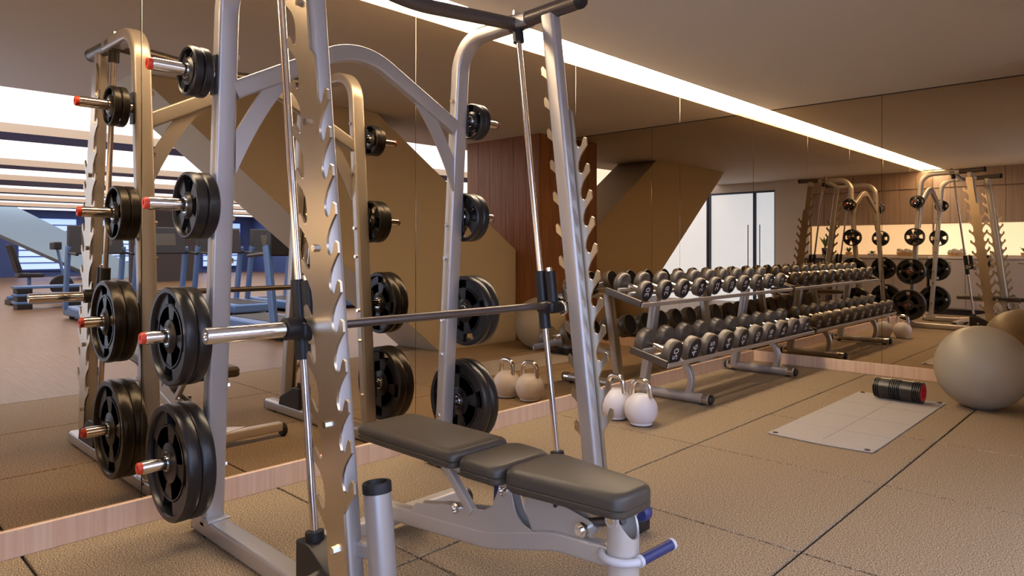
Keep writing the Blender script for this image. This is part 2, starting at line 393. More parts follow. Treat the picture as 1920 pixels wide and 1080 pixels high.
    MB().cyl((rodx(1.10)+x2, yr, 1.045), (rodx(1.10)+x2-0.003, yr, 1.062), 0.013, n=12).build('hook_pin', 'chrome', sm)
    # weight horns
    for z in (0.334, 0.819, 1.314, 1.815):
        x = rx(z)
        y0 = y+side*0.040
        MB().box(x-0.028, x+0.028, min(y0, y0+side*0.008), max(y0, y0+side*0.008), z-0.075, z+0.075).build('horn_plate', 'black_plastic', sm, bev=0.003)
        hn = MB().lathe([(0.0, 0.0), (0.024, 0.0), (0.024, 0.222), (0.022, 0.228), (0, 0.228)], (x, y0, z), (0, side, 0), 20).build('weight_horn', 'chrome', sm)
        MB().lathe([(0, 0.227), (0.0225, 0.227), (0.0225, 0.238), (0.019, 0.243), (0.010, 0.243), (0.009, 0.238), (0, 0.238)], (x, y0, z), (0, side, 0), 20).build('horn_cap', 'red_cap' if side < 0 else 'dull_red', hn)
    # bolts on inner face of rear upright
    for z in (0.28, 0.60, 0.78, 1.10, 1.27, 1.60, 1.77, 1.90):
        MB().cyl((rx(z), y-side*0.040, z), (rx(z), y-side*0.053, z), 0.011, n=6).build('bolt', 'chrome', sm)
# arched brace between rear uprights
xa = 0.462
arch = fillet([(xa, YL+0.03, 1.765), (xa, -5.055, 2.065), (xa, YR-0.03, 1.765)], 0.33, 14)
MB().sweep(arch, rrect(0.036, 0.024, 0.010), (1,0,0)).build('arch_brace', 'silver', sm)
for s_, y0 in ((1, YL+0.038), (-1, YR-0.038)):
    n = 10; outer = []; inner = []
    for i in range(n+1):
        t = i/n; a = (1-t)**2; b_ = 2*t*(1-t); c_ = t*t
        outer.append((a*0.255+b_*0.120+c_*0.0, a*1.860+b_*1.72+c_*1.44))
        inner.append((a*0.110+b_*0.062+c_*0.0, a*1.790+b_*1.715+c_*1.605))
    MB().prism(outer+inner[::-1], lambda u, v, d: (d, y0+s_*u, v), xa-0.006, xa+0.006).build('gusset', 'silver', sm)
# cambered top cross bar
cb = fillet([(0.870, YL, 2.208), (0.870, -5.055, 2.152), (0.870, YR, 2.208)], 1.0, 8)
MB().sweep(cb, circ(0.030, 18), (1,0,0)).build('top_cross_bar', 'dark_tube', sm)
for y in (YL, YR):
    MB().lathe([(0, 0), (0.042, 0), (0.042, 0.06), (0, 0.06)], (0.84, y, 2.2145), (1,0,0), 24).build('bar_clamp', 'dark_tube', sm)
    MB().cyl((0.862, y, 2.25), (0.862, y, 2.275), 0.012, n=6).build('bolt', 'chrome', sm)
# barbell carried by the carriages
bz = 0.893; bx = 1.085
bb = MB().cyl((bx, YL+0.02, bz), (bx, YR-0.02, bz), 0.0160, n=20).build('barbell', 'bar_steel', sm)
for s_, y in ((-1, YL), (1, YR)):
    MB().lathe([(0, 0), (0.036, 0), (0.036, 0.045), (0.026, 0.047), (0.026, 0.05)], (bx, y+s_*0.04, bz), (0, s_, 0), 24).build('bar_collar', 'black_plastic', bb)
    L = 0.245 if s_ < 0 else 0.13
    MB().lathe([(0.0, 0.0), (0.0248, 0.0), (0.0248, L), (0.0235, L+0.003), (0.012, L+0.003), (0.010, L-0.004), (0, L-0.004)], (bx, y+s_*0.085, bz), (0, s_, 0), 28).build('bar_sleeve', 'chrome', bb)
# upright tube for storing a bar
hx0, hy = 1.452, -5.615
def hxz(z): return hx0-0.1214*z
ax = Vector((hxz(0.46)-hxz(0.08), 0, 0.38)).normalized()
p0 = Vector((hxz(0.075), hy, 0.075))
MB().lathe([(0.0, 0.0), (0.041, 0.0), (0.041, 0.36), (0.034, 0.36), (0.034, 0.05), (0, 0.05)], p0, ax, 28).build('bar_holder', 'silver', sm)
MB().lathe([(0.034, 0.350), (0.0435, 0.350), (0.0435, 0.376), (0.041, 0.380), (0.033, 0.380), (0.031, 0.376), (0.031, 0.350)], p0, ax, 28).build('holder_ring', 'black_rubber', sm)
MB().sweep([(fx(0.25)+0.01, YL+0.02, 0.25), (hxz(0.25)-0.01, hy, 0.25)], rrect(0.028, 0.022, 0.008), (0,0,1)).build('holder_arm', 'silver', sm)

# ------------------------------------------------------------------ weight plates
def plate_mesh(R, th):
    m = MB(); r1 = R*0.87; r2 = max(R*0.34, 0.052); h = th/2
    # rim
    m.lathe([(r1, -h*0.75), (r1+0.004, -h), (R-0.006, -h), (R-0.001, -h*0.75), (R, 0), (R-0.001, h*0.75), (R-0.006, h), (r1+0.004, h), (r1, h*0.75)], (0,0,0), (0,1,0), 44, closed=True)
    # hub
    m.lathe([(0.0265, -h), (0.040, -h), (0.044, -h*0.8), (r2, -h*0.55), (r2, h*0.55), (0.044, h*0.8), (0.040, h), (0.0265, h)], (0,0,0), (0,1,0), 44, closed=True)
    # four webs between the grip openings
    hw = h*0.42; n = 6
    big = R > 0.17
    span = math.radians(60 if big else 36)
    for q in range(4):
        a0 = PI/2*q-span/2+0.0
        ri = r2-0.004; ro = r1+0.004
        ring = []
        for i in range(n+1):
            t = a0+span*i/n; ring.append((t, ri, ro))
        vs = []; fs = []
        for t, a, b in ring:
            for r_ in (a, b):
                for yy in (-hw, hw): vs.append((r_*math.cos(t), yy, r_*math.sin(t)))
        for i in range(n):
            o = 4*i; p = 4*(i+1)
            fs += [(o, p, p+2, o+2), (o+1, o+3, p+3, p+1), (o, o+1, p+1, p), (o+2, p+2, p+3, o+3)]
        fs += [(0, 2, 3, 1), (4*n, 4*n+1, 4*n+3, 4*n+2)]
        m.add(vs, fs)
    if big:
        # solid inner web, openings only near the rim
        rm = R*0.66
        m.lathe([(r2-0.004, -hw), (rm, -hw), (rm, hw), (r2-0.004, hw)], (0,0,0), (0,1,0), 44, closed=True)
        m.lathe([(rm-0.010, -hw-0.003), (rm-0.004, -hw-0.003), (rm-0.004, hw+0.003), (rm-0.010, hw+0.003)], (0,0,0), (0,1,0), 44, closed=True)
    return m
SETS = [(0.334, 0.222, 0.050, 'largest', 0.105), (0.819, 0.187, 0.048, 'second largest', 0.118), (1.314, 0.128, 0.042, 'second smallest', 0.075), (1.815, 0.094, 0.034, 'smallest', 0.095)]
pm = {}
hornw = {'largest': 'lowest', 'second largest': 'second lowest', 'second smallest': 'second highest', 'smallest': 'highest'}
for z, R, th, word, off in SETS:
    me = None
    for side, y, sw in ((-1, YL, 'nearest the viewer'), (1, YR, 'facing the dumbbell rack')):
        for k in range(2):
            yy = y+side*(off+k*(th+0.002))
            lab = '%s weight plate of the pair on the %s %s horn' % ('inner' if k == 0 else 'outer', hornw[word], 'near-side' if side < 0 else 'rack-side')
            t = local('weight_plate', lab, 'weight plate', (rx(z), yy, z-0.002), 'weight plates on the machine horns')
            t.rotation_euler = (0, random.uniform(0, 1.5)*0+0.3*k+0.6, 0)
            if me is None:
                o = plate_mesh(R, th).build('disc', 'plate_urethane', t); me = o.data
                h = th/2
                o2 = MB().lathe([(0.0252, -h-0.0005), (0.030, -h-0.001), (0.030, h+0.001), (0.0252, h+0.0005)], (0,0,0), (0,1,0), 28, closed=True).build('steel_ring', 'chrome', t); me2 = o2.data
            else:
                for nm, dd in (('disc', me), ('steel_ring', me2)):
                    o = bpy.data.objects.new(nm, dd); C.objects.link(o); o.parent = t

# ================================================================== ADJUSTABLE BENCH
BY = -5.155
bn = thing('adjustable_bench', 'adjustable weight bench with three black pads in front of the Smith machine', 'bench', (1.4, BY, 0))
def pad(name, poly, z0, z1, dome=0.012):
    m = MB(); n = len(poly)
    cx = sum(p[0] for p in poly)/n; cy = sum(p[1] for p in poly)/n
    def ring(sc, z): return [(cx+(p[0]-cx)*(1-sc/max(0.01, abs(p[0]-cx)) if abs(p[0]-cx) > 0.02 else 1), cy+(p[1]-cy)*(1-sc/max(0.01, abs(p[1]-cy)) if abs(p[1]-cy) > 0.02 else 1), z) for p in poly]
    rings = [ring(0.006, z0), ring(0.0, z0+0.008), ring(0.0, z0+0.020), ring(0.003, z0+0.023), ring(0.0, z0+0.026), ring(0.0, z1-0.020), ring(0.003, z1-0.010), ring(0.010, z1-0.003), ring(0.020, z1)]
    vs = [p for r in rings for p in r]; fs = []
    for i in range(len(rings)-1):
        for q in range(n): fs.append((i*n+q, i*n+(q+1) % n, (i+1)*n+(q+1) % n, (i+1)*n+q))
    fs.append(tuple(reversed(range(n)))); fs.append(tuple(range((len(rings)-1)*n, len(rings)*n)))
    return m.add(vs, fs)
def rpoly(x0, x1, w0, w1, r=0.03, n=5):
    out = []
    for (cx, cy, s0) in ((x1-r, w1-r, 0), (x0+r, w0-r, 1), (x0+r, -w0+r, 2), (x1-r, -w1+r, 3)):
        for i in range(n+1):
            t = PI/2*(s0+i/n); out.append((cx+r*math.cos(t), BY+cy+r*math.sin(t)))
    return out
pad('p', rpoly(0.800, 1.372, 0.142, 0.142), 0.405, 0.462).build('back_pad', 'vinyl', bn)
pad('p', rpoly(1.388, 1.580, 0.142, 0.138, 0.04), 0.395, 0.456).build('middle_pad', 'vinyl', bn)
pad('p', rpoly(1.592, 2.018, 0.132, 0.092, 0.045), 0.392, 0.462).build('seat_pad', 'vinyl', bn)
# pad rails and frame
for dy in (-0.055, 0.055):
    MB().sweep([(0.95, BY+dy, 0.392), (1.56, BY+dy, 0.382)], rrect(0.013, 0.010, 0.003), (0,1,0)).build('pad_rail', 'bench_silver_lit', bn)
MB().sweep([(1.62, BY, 0.378), (1.95, BY, 0.378)], rrect(0.015, 0.02, 0.004), (0,1,0)).build('seat_rail', 'dark_tube', bn)
beam = fillet([(0.83, BY, 0.095), (1.42, BY, 0.150), (1.72, BY, 0.235), (1.95, BY, 0.250)], 0.35, 8)
MB().sweep(beam, rrect(0.031, 0.026, 0.010), (0,1,0)).build('main_beam', 'bench_silver_lit', bn)
MB().sweep([(0.83, BY-0.30, 0.062), (0.83, BY+0.40, 0.062)], rrect(0.026, 0.030, 0.008), (1,0,0)).build('rear_foot', 'bench_silver_lit', bn)
MB().prism([(0.80, 0), (0.865, 0), (1.02, 0.0), (0.865, 0.17)], lambda u, v, d: (u, BY+0.024+v, d), 0.075, 0.090).build('foot_gusset', 'bench_silver_lit', bn)
for dy in (-0.32, 0.415):
    MB().lathe([(0, -0.014), (0.036, -0.014), (0.04, -0.008), (0.04, 0.008), (0.036, 0.014), (0, 0.014)], (0.83, BY+dy, 0.040), (0,1,0), 24).build('wheel', 'black_rubber', bn)
# front post: thick tube with a saddle cut top
m = MB(); n = 32; R = 0.047; ri = 0.041; px = 1.962
vs = []; fs = []
for i in range(n):
    t = 2*PI*i/n; c_, s_ = math.cos(t), math.sin(t)
    zt = 0.318+0.058*(s_*s_)**1.3
    for r_ in (R, ri):
        vs.append((px+r_*c_, BY+r_*s_, 0.055)); vs.append((px+r_*c_, BY+r_*s_, zt))
for i in range(n):
    a = 4*i; b = 4*((i+1) % n)
    fs += [(a, b, b+1, a+1), (a+2, a+3, b+3, b+2), (a+1, b+1, b+3, a+3), (a, a+2, b+2, b)]
m.add(vs, fs).build('front_post', 'bench_silver_lit', bn)
MB().sweep([(px, BY-0.26, 0.032), (px, BY+0.26, 0.032)], rrect(0.028, 0.032, 0.010), (1,0,0)).build('front_foot', 'bench_silver_lit', bn)
for s_ in (-1, 1):
    e = MB().lathe([(0.010, -0.006), (0.021, -0.006), (0.021, 0.006), (0.010, 0.006)], (px-0.004, BY+s_*0.048, 0.372), (0,1,0), 20, closed=True).build('pivot_ear', 'bench_silver_lit', bn)
    MB().cyl((px-0.004, BY+s_*0.042, 0.372), (px-0.004, BY+s_*0.057, 0.372), 0.010, n=10).build('bolt', 'chrome', e)
# carry handle: loop round the post and a rubber grip
zc = 0.262
lp = [(px-0.060, BY+0.02, zc)]+[(px+0.062*math.cos(t), BY+0.062*math.sin(t), zc) for t in [PI+0.3+(PI-0.3)*i/12 for i in range(13)]]
MB().sweep(lp, circ(0.0115, 12), (0,0,1)).build('handle_loop', 'counter_white', bn)
g0 = Vector((px+0.062, BY+0.002, zc)); g1 = g0+Vector((0.020, 0.125, 0.012))
gr = MB().cyl(g0, g1, 0.0155, n=18).build('handle_grip', 'grip_blue_lit', bn)
MB().cyl(g1, g1+(g1-g0).normalized()*0.010, 0.017, n=18).build('grip_cap', 'counter_white', gr)
MB().cyl(g0-(g1-g0).normalized()*0.012, g0, 0.017, n=18).build('grip_cap', 'counter_white', gr)
# bracket plates of the back adjustment
def xz(u, v, d): return (u, d, v)
br = [(0.99, 0.128), (1.03, 0.178), (1.14, 0.202), (1.19, 0.217), (1.27, 0.227), (1.41, 0.252), (1.445, 0.274), (1.475, 0.337), (1.50, 0.357), (1.53, 0.347), (1.542, 0.312)]
for i in range(9):
    t = i/8; br.append(((1-t)**2*1.542+2*t*(1-t)*1.555+t*t*1.67, (1-t)**2*0.312+2*t*(1-t)*0.235+t*t*0.235))
br += [(1.45, 0.180), (1.25, 0.156)]
for dy in (-0.024, 0.018):
    o = MB().prism(br, xz, BY+dy, BY+dy+0.006).build('bracket_plate', 'bench_silver_lit', bn)
    for u, v in ((1.268, 0.222), (1.503, 0.342)):
        s_ = -1 if dy < 0 else 1; y0 = BY+dy+(0 if dy < 0 else 0.006)
        MB().lathe([(0, 0), (0.019, 0), (0.019, 0.010), (0.012, 0.014), (0.011, 0.006), (0, 0.006)], (u, y0, v), (0, s_, 0), 18).build('bolt', 'chrome', o)
# toothed seat ladder behind
ld = [(1.62, 0.235), (1.585, 0.31), (1.60, 0.372), (1.62, 0.365), (1.628, 0.345), (1.642, 0.343), (1.652, 0.362), (1.70, 0.357), (1.706, 0.337), (1.72, 0.335), (1.73, 0.352), (1.78, 0.346), (1.86, 0.330), (1.875, 0.312), (1.86, 0.290), (1.78, 0.262), (1.70, 0.235)]
for dy in (-0.014, 0.008):
    MB().prism(ld, xz, BY+dy, BY+dy+0.006).build('seat_ladder', 'bench_silver_lit', bn)
MB().cyl((1.845, BY-0.060, 0.312), (1.845, BY+0.060, 0.312), 0.012, n=14).build('seat_pin', 'chrome', bn)
for dy in (-0.052, 0.040): MB().cyl((1.845, BY+dy, 0.312), (1.845, BY+dy+0.012, 0.312), 0.022, n=18).build('pin_roller', 'chrome', bn)
MB().cyl((1.845, BY, 0.322), (1.965, BY, 0.362), 0.014, n=12).build('seat_strut', 'dark_tube', bn)
for dy in (0.03,):
    MB().lathe([(0, -0.018), (0.020, -0.018), (0.024, -0.012), (0.024, 0.012), (0.020, 0.018), (0, 0.018)], (1.985, BY+0.072, 0.345+dy*0.8), (0,1,0), 20).build('foot_roller', 'grip_blue_lit', bn)
MB().sweep([(1.185, BY-0.018, 0.375), (1.345, BY-0.018, 0.225)], rrect(0.017, 0.014, 0.005), (0,1,0)).build('adjust_link', 'bench_silver_lit', bn)
MB().cyl((1.205, BY-0.030, 0.352), (1.205, BY+0.030, 0.352), 0.012, n=12).build('link_pin', 'chrome', bn)
MB().cyl((1.43, BY+0.01, 0.245), (1.40, BY+0.045, 0.315), 0.010, n=12).build('adjust_lever', 'grip_blue_lit', bn)

# ================================================================== DUMBBELL RACK
dr = thing('dumbbell_rack', 'silver two-tier dumbbell rack standing in the mirrored corner', 'rack', (0.35, -1.38, 0))
R0, R1 = -2.68, -0.03
for y in (-2.20, -0.65):
    MB().cyl((0.045, y, 0.046), (0.68, y, 0.046), 0.036, n=24).build('foot_tube', 'silver', dr)
    for xe, d in ((0.045, -1), (0.68, 1)):
        MB().lathe([(0, 0), (0.037, 0), (0.037, 0.012), (0.026, 0.022), (0, 0.022)], (xe, y, 0.046), (d, 0, 0), 24).build('end_cap', 'black_plastic', dr)
        MB().lathe([(0.0362, -0.055), (0.0372, -0.055), (0.0372, -0.012), (0.0362, -0.012)], (xe, y, 0.046), (d, 0, 0), 24, closed=True).build('chrome_band', 'chrome', dr)
        MB().cyl((xe-d*0.06, y, 0), (xe-d*0.06, y, 0.014), 0.022, n=14).build('rubber_foot', 'black_rubber', dr)
    MB().sweep([(0.115, y, 0.06), (0.225, y, 0.775)], rrect(0.030, 0.040, 0.012), (0,1,0)).build('upright', 'silver', dr)
    cv = []
    for i in range(11):
        t = i/10; cv.append(((1-t)**3*0.50+3*t*(1-t)**2*0.54+3*t*t*(1-t)*0.56+t**3*0.40, y, (1-t)**3*0.06+3*t*(1-t)**2*0.15+3*t*t*(1-t)*0.26+t**3*0.33))
    MB().sweep(cv, rrect(0.022, 0.026, 0.008), (0,1,0)).build('curved_brace', 'silver', dr)
    MB().sweep([(0.15, y, 0.290), (0.37, y, 0.312)], rrect(0.022, 0.025, 0.006), (0,1,0)).build('shelf_bracket', 'silver', dr)
DROP = {'low': 0.060, 'up': 0.070}
SH = [('low', 0.315, 0.425, 0.590, 0.350), ('up', 0.095, 0.838, 0.400, 0.752)]
for nm, xa_, za_, xb_, zb_ in SH:
    sl = (zb_-za_)/(xb_-xa_)
    xm = 0.457 if nm == 'low' else 0.245
    dz = DROP[nm]
    for dx in (-0.046, 0.046):
        xx = xm+dx; zz = za_+sl*(xx-xa_)+dz-0.034
        MB().sweep([(xx, R0+0.02, zz), (xx, R1-0.02, zz)], rrect(0.013, 0.012, 0.004), (1, 0, sl)).build('shelf_rail', 'silver', dr)
    lx = 0.030 if nm == 'low' else 0.012
    MB().sweep([(xb_+lx, R0, zb_-0.006), (xb_+lx, R1, zb_-0.006)], rrect(0.016, 0.005, 0.003), (1, 0, sl)).build('front_lip', 'silver', dr)
    for y in (R0, R1-0.02):
        MB().sweep([(xa_, y+0.01, za_), (xb_+(0.02 if nm == 'low' else 0), y+0.01, zb_)], rrect(0.026, 0.012, 0.005), (0,1,0)).build('end_arm', 'dark_tube', dr, )
# --- dumbbells
def text_mesh(txt, size):
    cu = bpy.data.curves.new('numeral', 'FONT'); cu.body = txt; cu.size = size; cu.align_x = 'CENTER'; cu.align_y = 'CENTER'; cu.extrude = 0.0006
    o = bpy.data.objects.new('numeral', cu); C.objects.link(o)
    dg = bpy.context.evaluated_depsgraph_get(); me = bpy.data.meshes.new_from_object(o.evaluated_get(dg))
    bpy.data.objects.remove(o); return me
def dumbbell(R, Lh, hw):
    # axis along local x, centre at origin; Lh = grip length, hw = head width
    h = MB().lathe([(0.0145, -Lh/2-0.01), (0.0145, -Lh/2), (0.0175, -Lh*0.12), (0.0175, Lh*0.12), (0.0145, Lh/2), (0.0145, Lh/2+0.01)], (0,0,0), (1,0,0), 18)
    heads = []
    for s_ in (-1, 1):
        heads.append(MB().lathe([(0, 0.0), (R*0.55, 0.0), (R*0.62, 0.004), (R-0.008, 0.006), (R-0.001, 0.014), (R, hw*0.5), (R-0.001, hw-0.010), (R-0.005, hw-0.004), (R*0.90, hw-0.002), (R*0.885, hw-0.006), (0, hw-0.006)], (s_*Lh/2, 0, 0), (s_,0,0), 32))
    faces = [MB().lathe([(0, hw-0.0055), (R*0.88, hw-0.0055), (R*0.88, hw-0.0045), (0, hw-0.0045)], (s_*Lh/2, 0, 0), (s_,0,0), 32) for s_ in (-1, 1)]
    return h, heads, faces
ordw = ['first', 'second', 'third', 'fourth', 'fifth', 'sixth', 'seventh', 'eighth', 'ninth', 'tenth']
LOWN = ['50', '46', '45', '44', '42', '40', '38', '36', '34', '32']; UPN = ['30', '28', '26', '24', '22', '20', '18', '16', '14', '12']
for nm, xa_, za_, xb_, zb_ in SH:
    low = nm == 'low'
    ang = math.atan2(za_-zb_, xb_-xa_)
    Lh = 0.150 if low else 0.134
    for k in range(10):
        R = (0.097-0.0006*k) if low else (0.078-0.0005*k); hw = 0.076 if low else 0.065
        y = -2.540+0.264*k
        xm = (0.457 if low else 0.245); zs = za_+(zb_-za_)*(xm-xa_)/(xb_-xa_)
        up = Vector((math.sin(ang), 0, math.cos(ang)))
        cpos = Vector((xm, y, zs+DROP[nm]))
        lab = '%s dumbbell from the left on the %s rack shelf' % (ordw[k], 'lower' if low else 'upper')
        t = local('dumbbell', 'black rubber '+lab, 'dumbbell', cpos, 'dumbbells on the lower shelf' if low else 'dumbbells on the upper shelf')
        t.rotation_euler = (0, ang, 0)
        if k == 0:
            h, heads, faces = dumbbell(R, Lh, hw); hb = (h.mesh('grip'), [q.mesh('head') for q in heads], [q.mesh('end_disc') for q in faces]); RB = R
        def put(nm_, me, mt, par):
            o = bpy.data.objects.new(nm_, me); C.objects.link(o); o.parent = par
            if not me.materials: me.materials.append(M[mt])
            ORG[o.name] = Vector((0,0,0)); return o
        go = put('grip', hb[0], 'chrome', t)
        for q in range(2):
            ho = put('head', hb[1][q], 'dumbbell_rubber_lit', t); ho.scale = (1, R/RB, R/RB)
            put('end_disc', hb[2][q], 'dumbbell_face', ho)
            if q == 1:
                tm = text_mesh((LOWN if low else UPN)[k], R*0.95); tm.materials.append(M['white_print'])
                no = bpy.data.objects.new('numeral', tm); C.objects.link(no); no.parent = ho
                no.matrix_local = Matrix.Translation((Lh/2+hw-0.004, 0, 0.0)) @ Matrix.Rotation(PI/2, 4, 'X') @ Matrix.Rotation(PI/2, 4, 'Z') @ Matrix.Rotation(PI/2, 4, 'X')

# ================================================================== KETTLEBELLS, BALL, MAT, ROLLER
def kettlebell(loc, rot, label):
    t = local('kettlebell', label, 'kettlebell', loc, 'kettlebells on the floor', rot)
    r = 0.108; c = 0.100
    prof = [(0, 0.004), (0.068, 0.004), (0.074, 0.010)]
    for i in range(20):
        a = -PI/2+0.75+(PI-0.75-0.35)*i/19; prof.append((r*math.cos(a), c+r*math.sin(a)))
    prof += [(0.028, c+r*0.955), (0, c+r*0.96)]
    MB().lathe(prof, (0,0,0), (0,0,1), 40).build('body', 'kettle_white', t)
    MB().lathe([(0, 0.0), (0.070, 0.0), (0.070, 0.006), (0, 0.006)], (0,0,0), (0,0,1), 32).build('base_pad', 'black_rubber', t)
    pth = fillet([(-0.066, 0, c+0.080), (-0.060, 0, c+0.188), (0.060, 0, c+0.188), (0.066, 0, c+0.080)], 0.046, 8)
    MB().sweep(pth, circ(0.0165, 16), (0,1,0)).build('handle', 'chrome', t)
kettlebell((0.61, -2.995, 0), 0.05, 'front white kettlebell with chrome handle beside the dumbbell rack foot')
kettlebell((0.394, -2.97, 0), -0.12, 'rear white kettlebell with chrome handle, nearer the mirror and machine post')
t = local('exercise_ball', 'large grey-beige exercise ball on the floor before the back mirror', 'ball', (2.118, -0.90, 0.0))
rb = 0.299
prof = [(0, 0.0), (0.07, 0.0)]
for i in range(40):
    a = -PI/2+0.24+(PI-0.24)*i/39; prof.append((rb*math.cos(a), 0.292+rb*math.sin(a)))
MB().lathe(prof, (0,0,0), (0,0,1), 72).build('ball_shell', 'ball_vinyl', t)
MB().cyl((0.25, 0.158, 0.292), (0.256, 0.162, 0.292), 0.012, n=14).build('valve_plug', 'kettle_white', t)
# yoga mat
ym = local('exercise_mat', 'pale grey exercise mat lying on the rubber floor with a folded crease', 'mat', (1.60, -1.78, 0))
nx, ny = 12, 34; vs = []; fs = []
def mz(u, v): return 0.0065+0.0003*math.sin(v*7+u*3)*(1 if 0 < v < 1 else 0)+0.004*max(0, abs(u-0.5)*2-0.82)*(1-v)+0.003*math.exp(-((v-0.02)/0.03)**2)
for j in range(ny+1):
    for i in range(nx+1):
        u, v = i/nx, j/ny; bow = -0.022*math.sin(PI*u)*(1-v)
        vs.append((-0.30+0.60*u, -0.86+1.72*v+bow, mz(u, v)))
nb = len(vs); vs += [(x, y, z-0.005) for x, y, z in vs]
for j in range(ny):
    for i in range(nx):
        a = j*(nx+1)+i; q = (a, a+1, a+nx+2, a+nx+1); fs.append(q); fs.append(tuple(nb+k for k in reversed(q)))
def edge(seq):
    for a, b in zip(seq[:-1], seq[1:]): fs.append((a, nb+a, nb+b, b))
edge([i for i in range(nx, -1, -1)]); edge([j*(nx+1) for j in range(ny+1)][::1]); edge([ny*(nx+1)+i for i in range(nx+1)]); edge([j*(nx+1)+nx for j in range(ny, -1, -1)])
MB().add(vs, fs).build('mat_sheet', 'mat_foam', ym)
MB().box(-0.003, 0.003, -0.86, 0.86, 0.0060, 0.0073).build('centre_crease', 'mat_line', ym)
for yy in (-0.47, -0.05, 0.40): MB().box(-0.29, 0.29, yy-0.0012, yy+0.0012, 0.0060, 0.0073).build('fold_line', 'mat_line', ym)
for u, v in ((-0.265, -0.83), (0.265, -0.835), (-0.265, 0.83), (0.265, 0.83)):
    MB().lathe([(0.006, 0.0065), (0.016, 0.0065), (0.016, 0.0115), (0.006, 0.0115)], (u, v, 0), (0,0,1), 18, closed=True).build('eyelet', 'black_rubber', ym)
# foam roller
fr = local('foam_roller', 'black ridged foam roller with red core lying on the exercise mat', 'roller', (1.625, -1.075, 0.0885), rotz=math.radians(-5))
Lr = 0.165; rr = 0.076
prof = [(0.062, -Lr)]
xcur = -Lr
pat = []
segs = [0.012, 0.012, 0.012, 0.075, 0.012, 0.012, 0.012, 0.012, 0.012, 0.085, 0.012, 0.012, 0.012, 0.012]
tot = sum(segs); 
for sgl in segs:
    l_ = sgl/tot*2*Lr; prof += [(rr-0.010, xcur+0.0005), (rr-0.010, xcur+0.0045), (rr, xcur+0.0055), (rr, xcur+l_-0.0012)]; xcur += l_
prof += [(rr-0.006, Lr), (0.062, Lr)]
MB().lathe(prof, (0,0,0), (1,0,0), 48, closed=True).build('ridged_sleeve', 'roller_black', fr)
MB().lathe([(0.036, -Lr-0.001), (0.0625, -Lr-0.001), (0.0625, Lr+0.001), (0.036, Lr+0.001)], (0,0,0), (1,0,0), 40, closed=True).build('core_tube', 'red_core', fr)

# ================================================================== COUNTER BEHIND THE VIEWER (in the mirrors)
ct = thing('counter', 'long pale counter with cabinet fronts under the lit niche', 'counter', (1.07, -7.15, 0))
MB().box(0.02, 2.15, WD+0.005, -6.98, 0.10, 0.965).build('carcass', 'cabinet', ct)
MB().box(0.02, 2.15, WD+0.005, -7.02, 0.0, 0.10).build('kick_plate', 'dark_kick', ct)
MB().box(0.0, 2.165, WD+0.005, -6.955, 0.965, 1.005).build('worktop', 'counter_white', ct, bev=0.003)
for k in range(4):
    x0 = 0.03+0.53*k
    d = MB().box(x0, x0+0.522, -6.98, -6.96, 0.12, 0.95).build('cabinet_door', 'cabinet' if k < 3 else 'dark_kick', ct, bev=0.002, seg=1)
    MB().box(x0+0.2, x0+0.32, -6.96, -6.945, 0.90, 0.912).build('door_pull', 'chrome', d)
def leafy(root, n, h, spread, z0, lw=0.02):
    for k in range(n):
        a = 2*PI*k/n+random.uniform(-.3, .3); e = random.uniform(0.5, 1.0); hh = h*random.uniform(0.7, 1.0)
        d = Vector((math.cos(a), math.sin(a), 0)); sd = Vector((-d.y, d.x, 0)); pts = []
        for i in range(5):
            q = i/4; c = Vector((0,0,z0))+d*(spread*e*q)+Vector((0,0,hh*(q**0.7))); wd = lw*math.sin(PI*min(0.97, q*0.9+0.08)); pts += [c-sd*wd, c+Vector((0,0,0.003)), c+sd*wd]
        m = MB(); fs = []
        for i in range(4):
            o = 3*i; fs += [(o, o+1, o+4, o+3), (o+1, o+2, o+5, o+4)]
        m.add(pts, fs).build('leaf', 'leaf', root)
t = local('potted_plant', 'leafy green plant in a black pot on the counter', 'plant', (1.80, -7.14, 1.005))
MB().lathe([(0, 0), (0.055, 0), (0.07, 0.15), (0.062, 0.15), (0.06, 0.13), (0, 0.13)], (0,0,0), (0,0,1), 20).build('pot', 'black_plastic', t)
leafy(t, 16, 0.24, 0.13, 0.13)
t = local('potted_plant', 'low green succulent in a shallow pale bowl on the counter', 'plant', (0.95, -7.12, 1.005))
MB().lathe([(0, 0), (0.05, 0), (0.085, 0.05), (0.078, 0.05), (0.05, 0.02), (0, 0.02)], (0,0,0), (0,0,1), 20).build('bowl', 'counter_white', t)
leafy(t, 14, 0.07, 0.09, 0.03, 0.016)
t = local('potted_plant', 'small green plant at the open end of the counter', 'plant', (1.36, -7.12, 1.005))
MB().lathe([(0, 0), (0.05, 0), (0.065, 0.07), (0.058, 0.07), (0.05, 0.05), (0, 0.05)], (0,0,0), (0,0,1), 20).build('pot', 'terracotta', t)
leafy(t, 14, 0.12, 0.09, 0.05, 0.018)
t = local('wicker_basket', 'shallow tan basket of rolled towels on the counter', 'basket', (0.40, -7.13, 1.005))
MB().lathe([(0, 0), (0.12, 0), (0.145, 0.07), (0.135, 0.07), (0.115, 0.012), (0, 0.012)], (0,0,0), (0,0,1), 24).build('basket_shell', 'terracotta', t)
for k in range(4): MB().cyl((-0.09+0.06*k, -0.08, 0.085+0.02*(k % 2)), (-0.09+0.06*k, 0.08, 0.085+0.02*(k % 2)), 0.032, n=14).build('rolled_towel', 'counter_white', t)

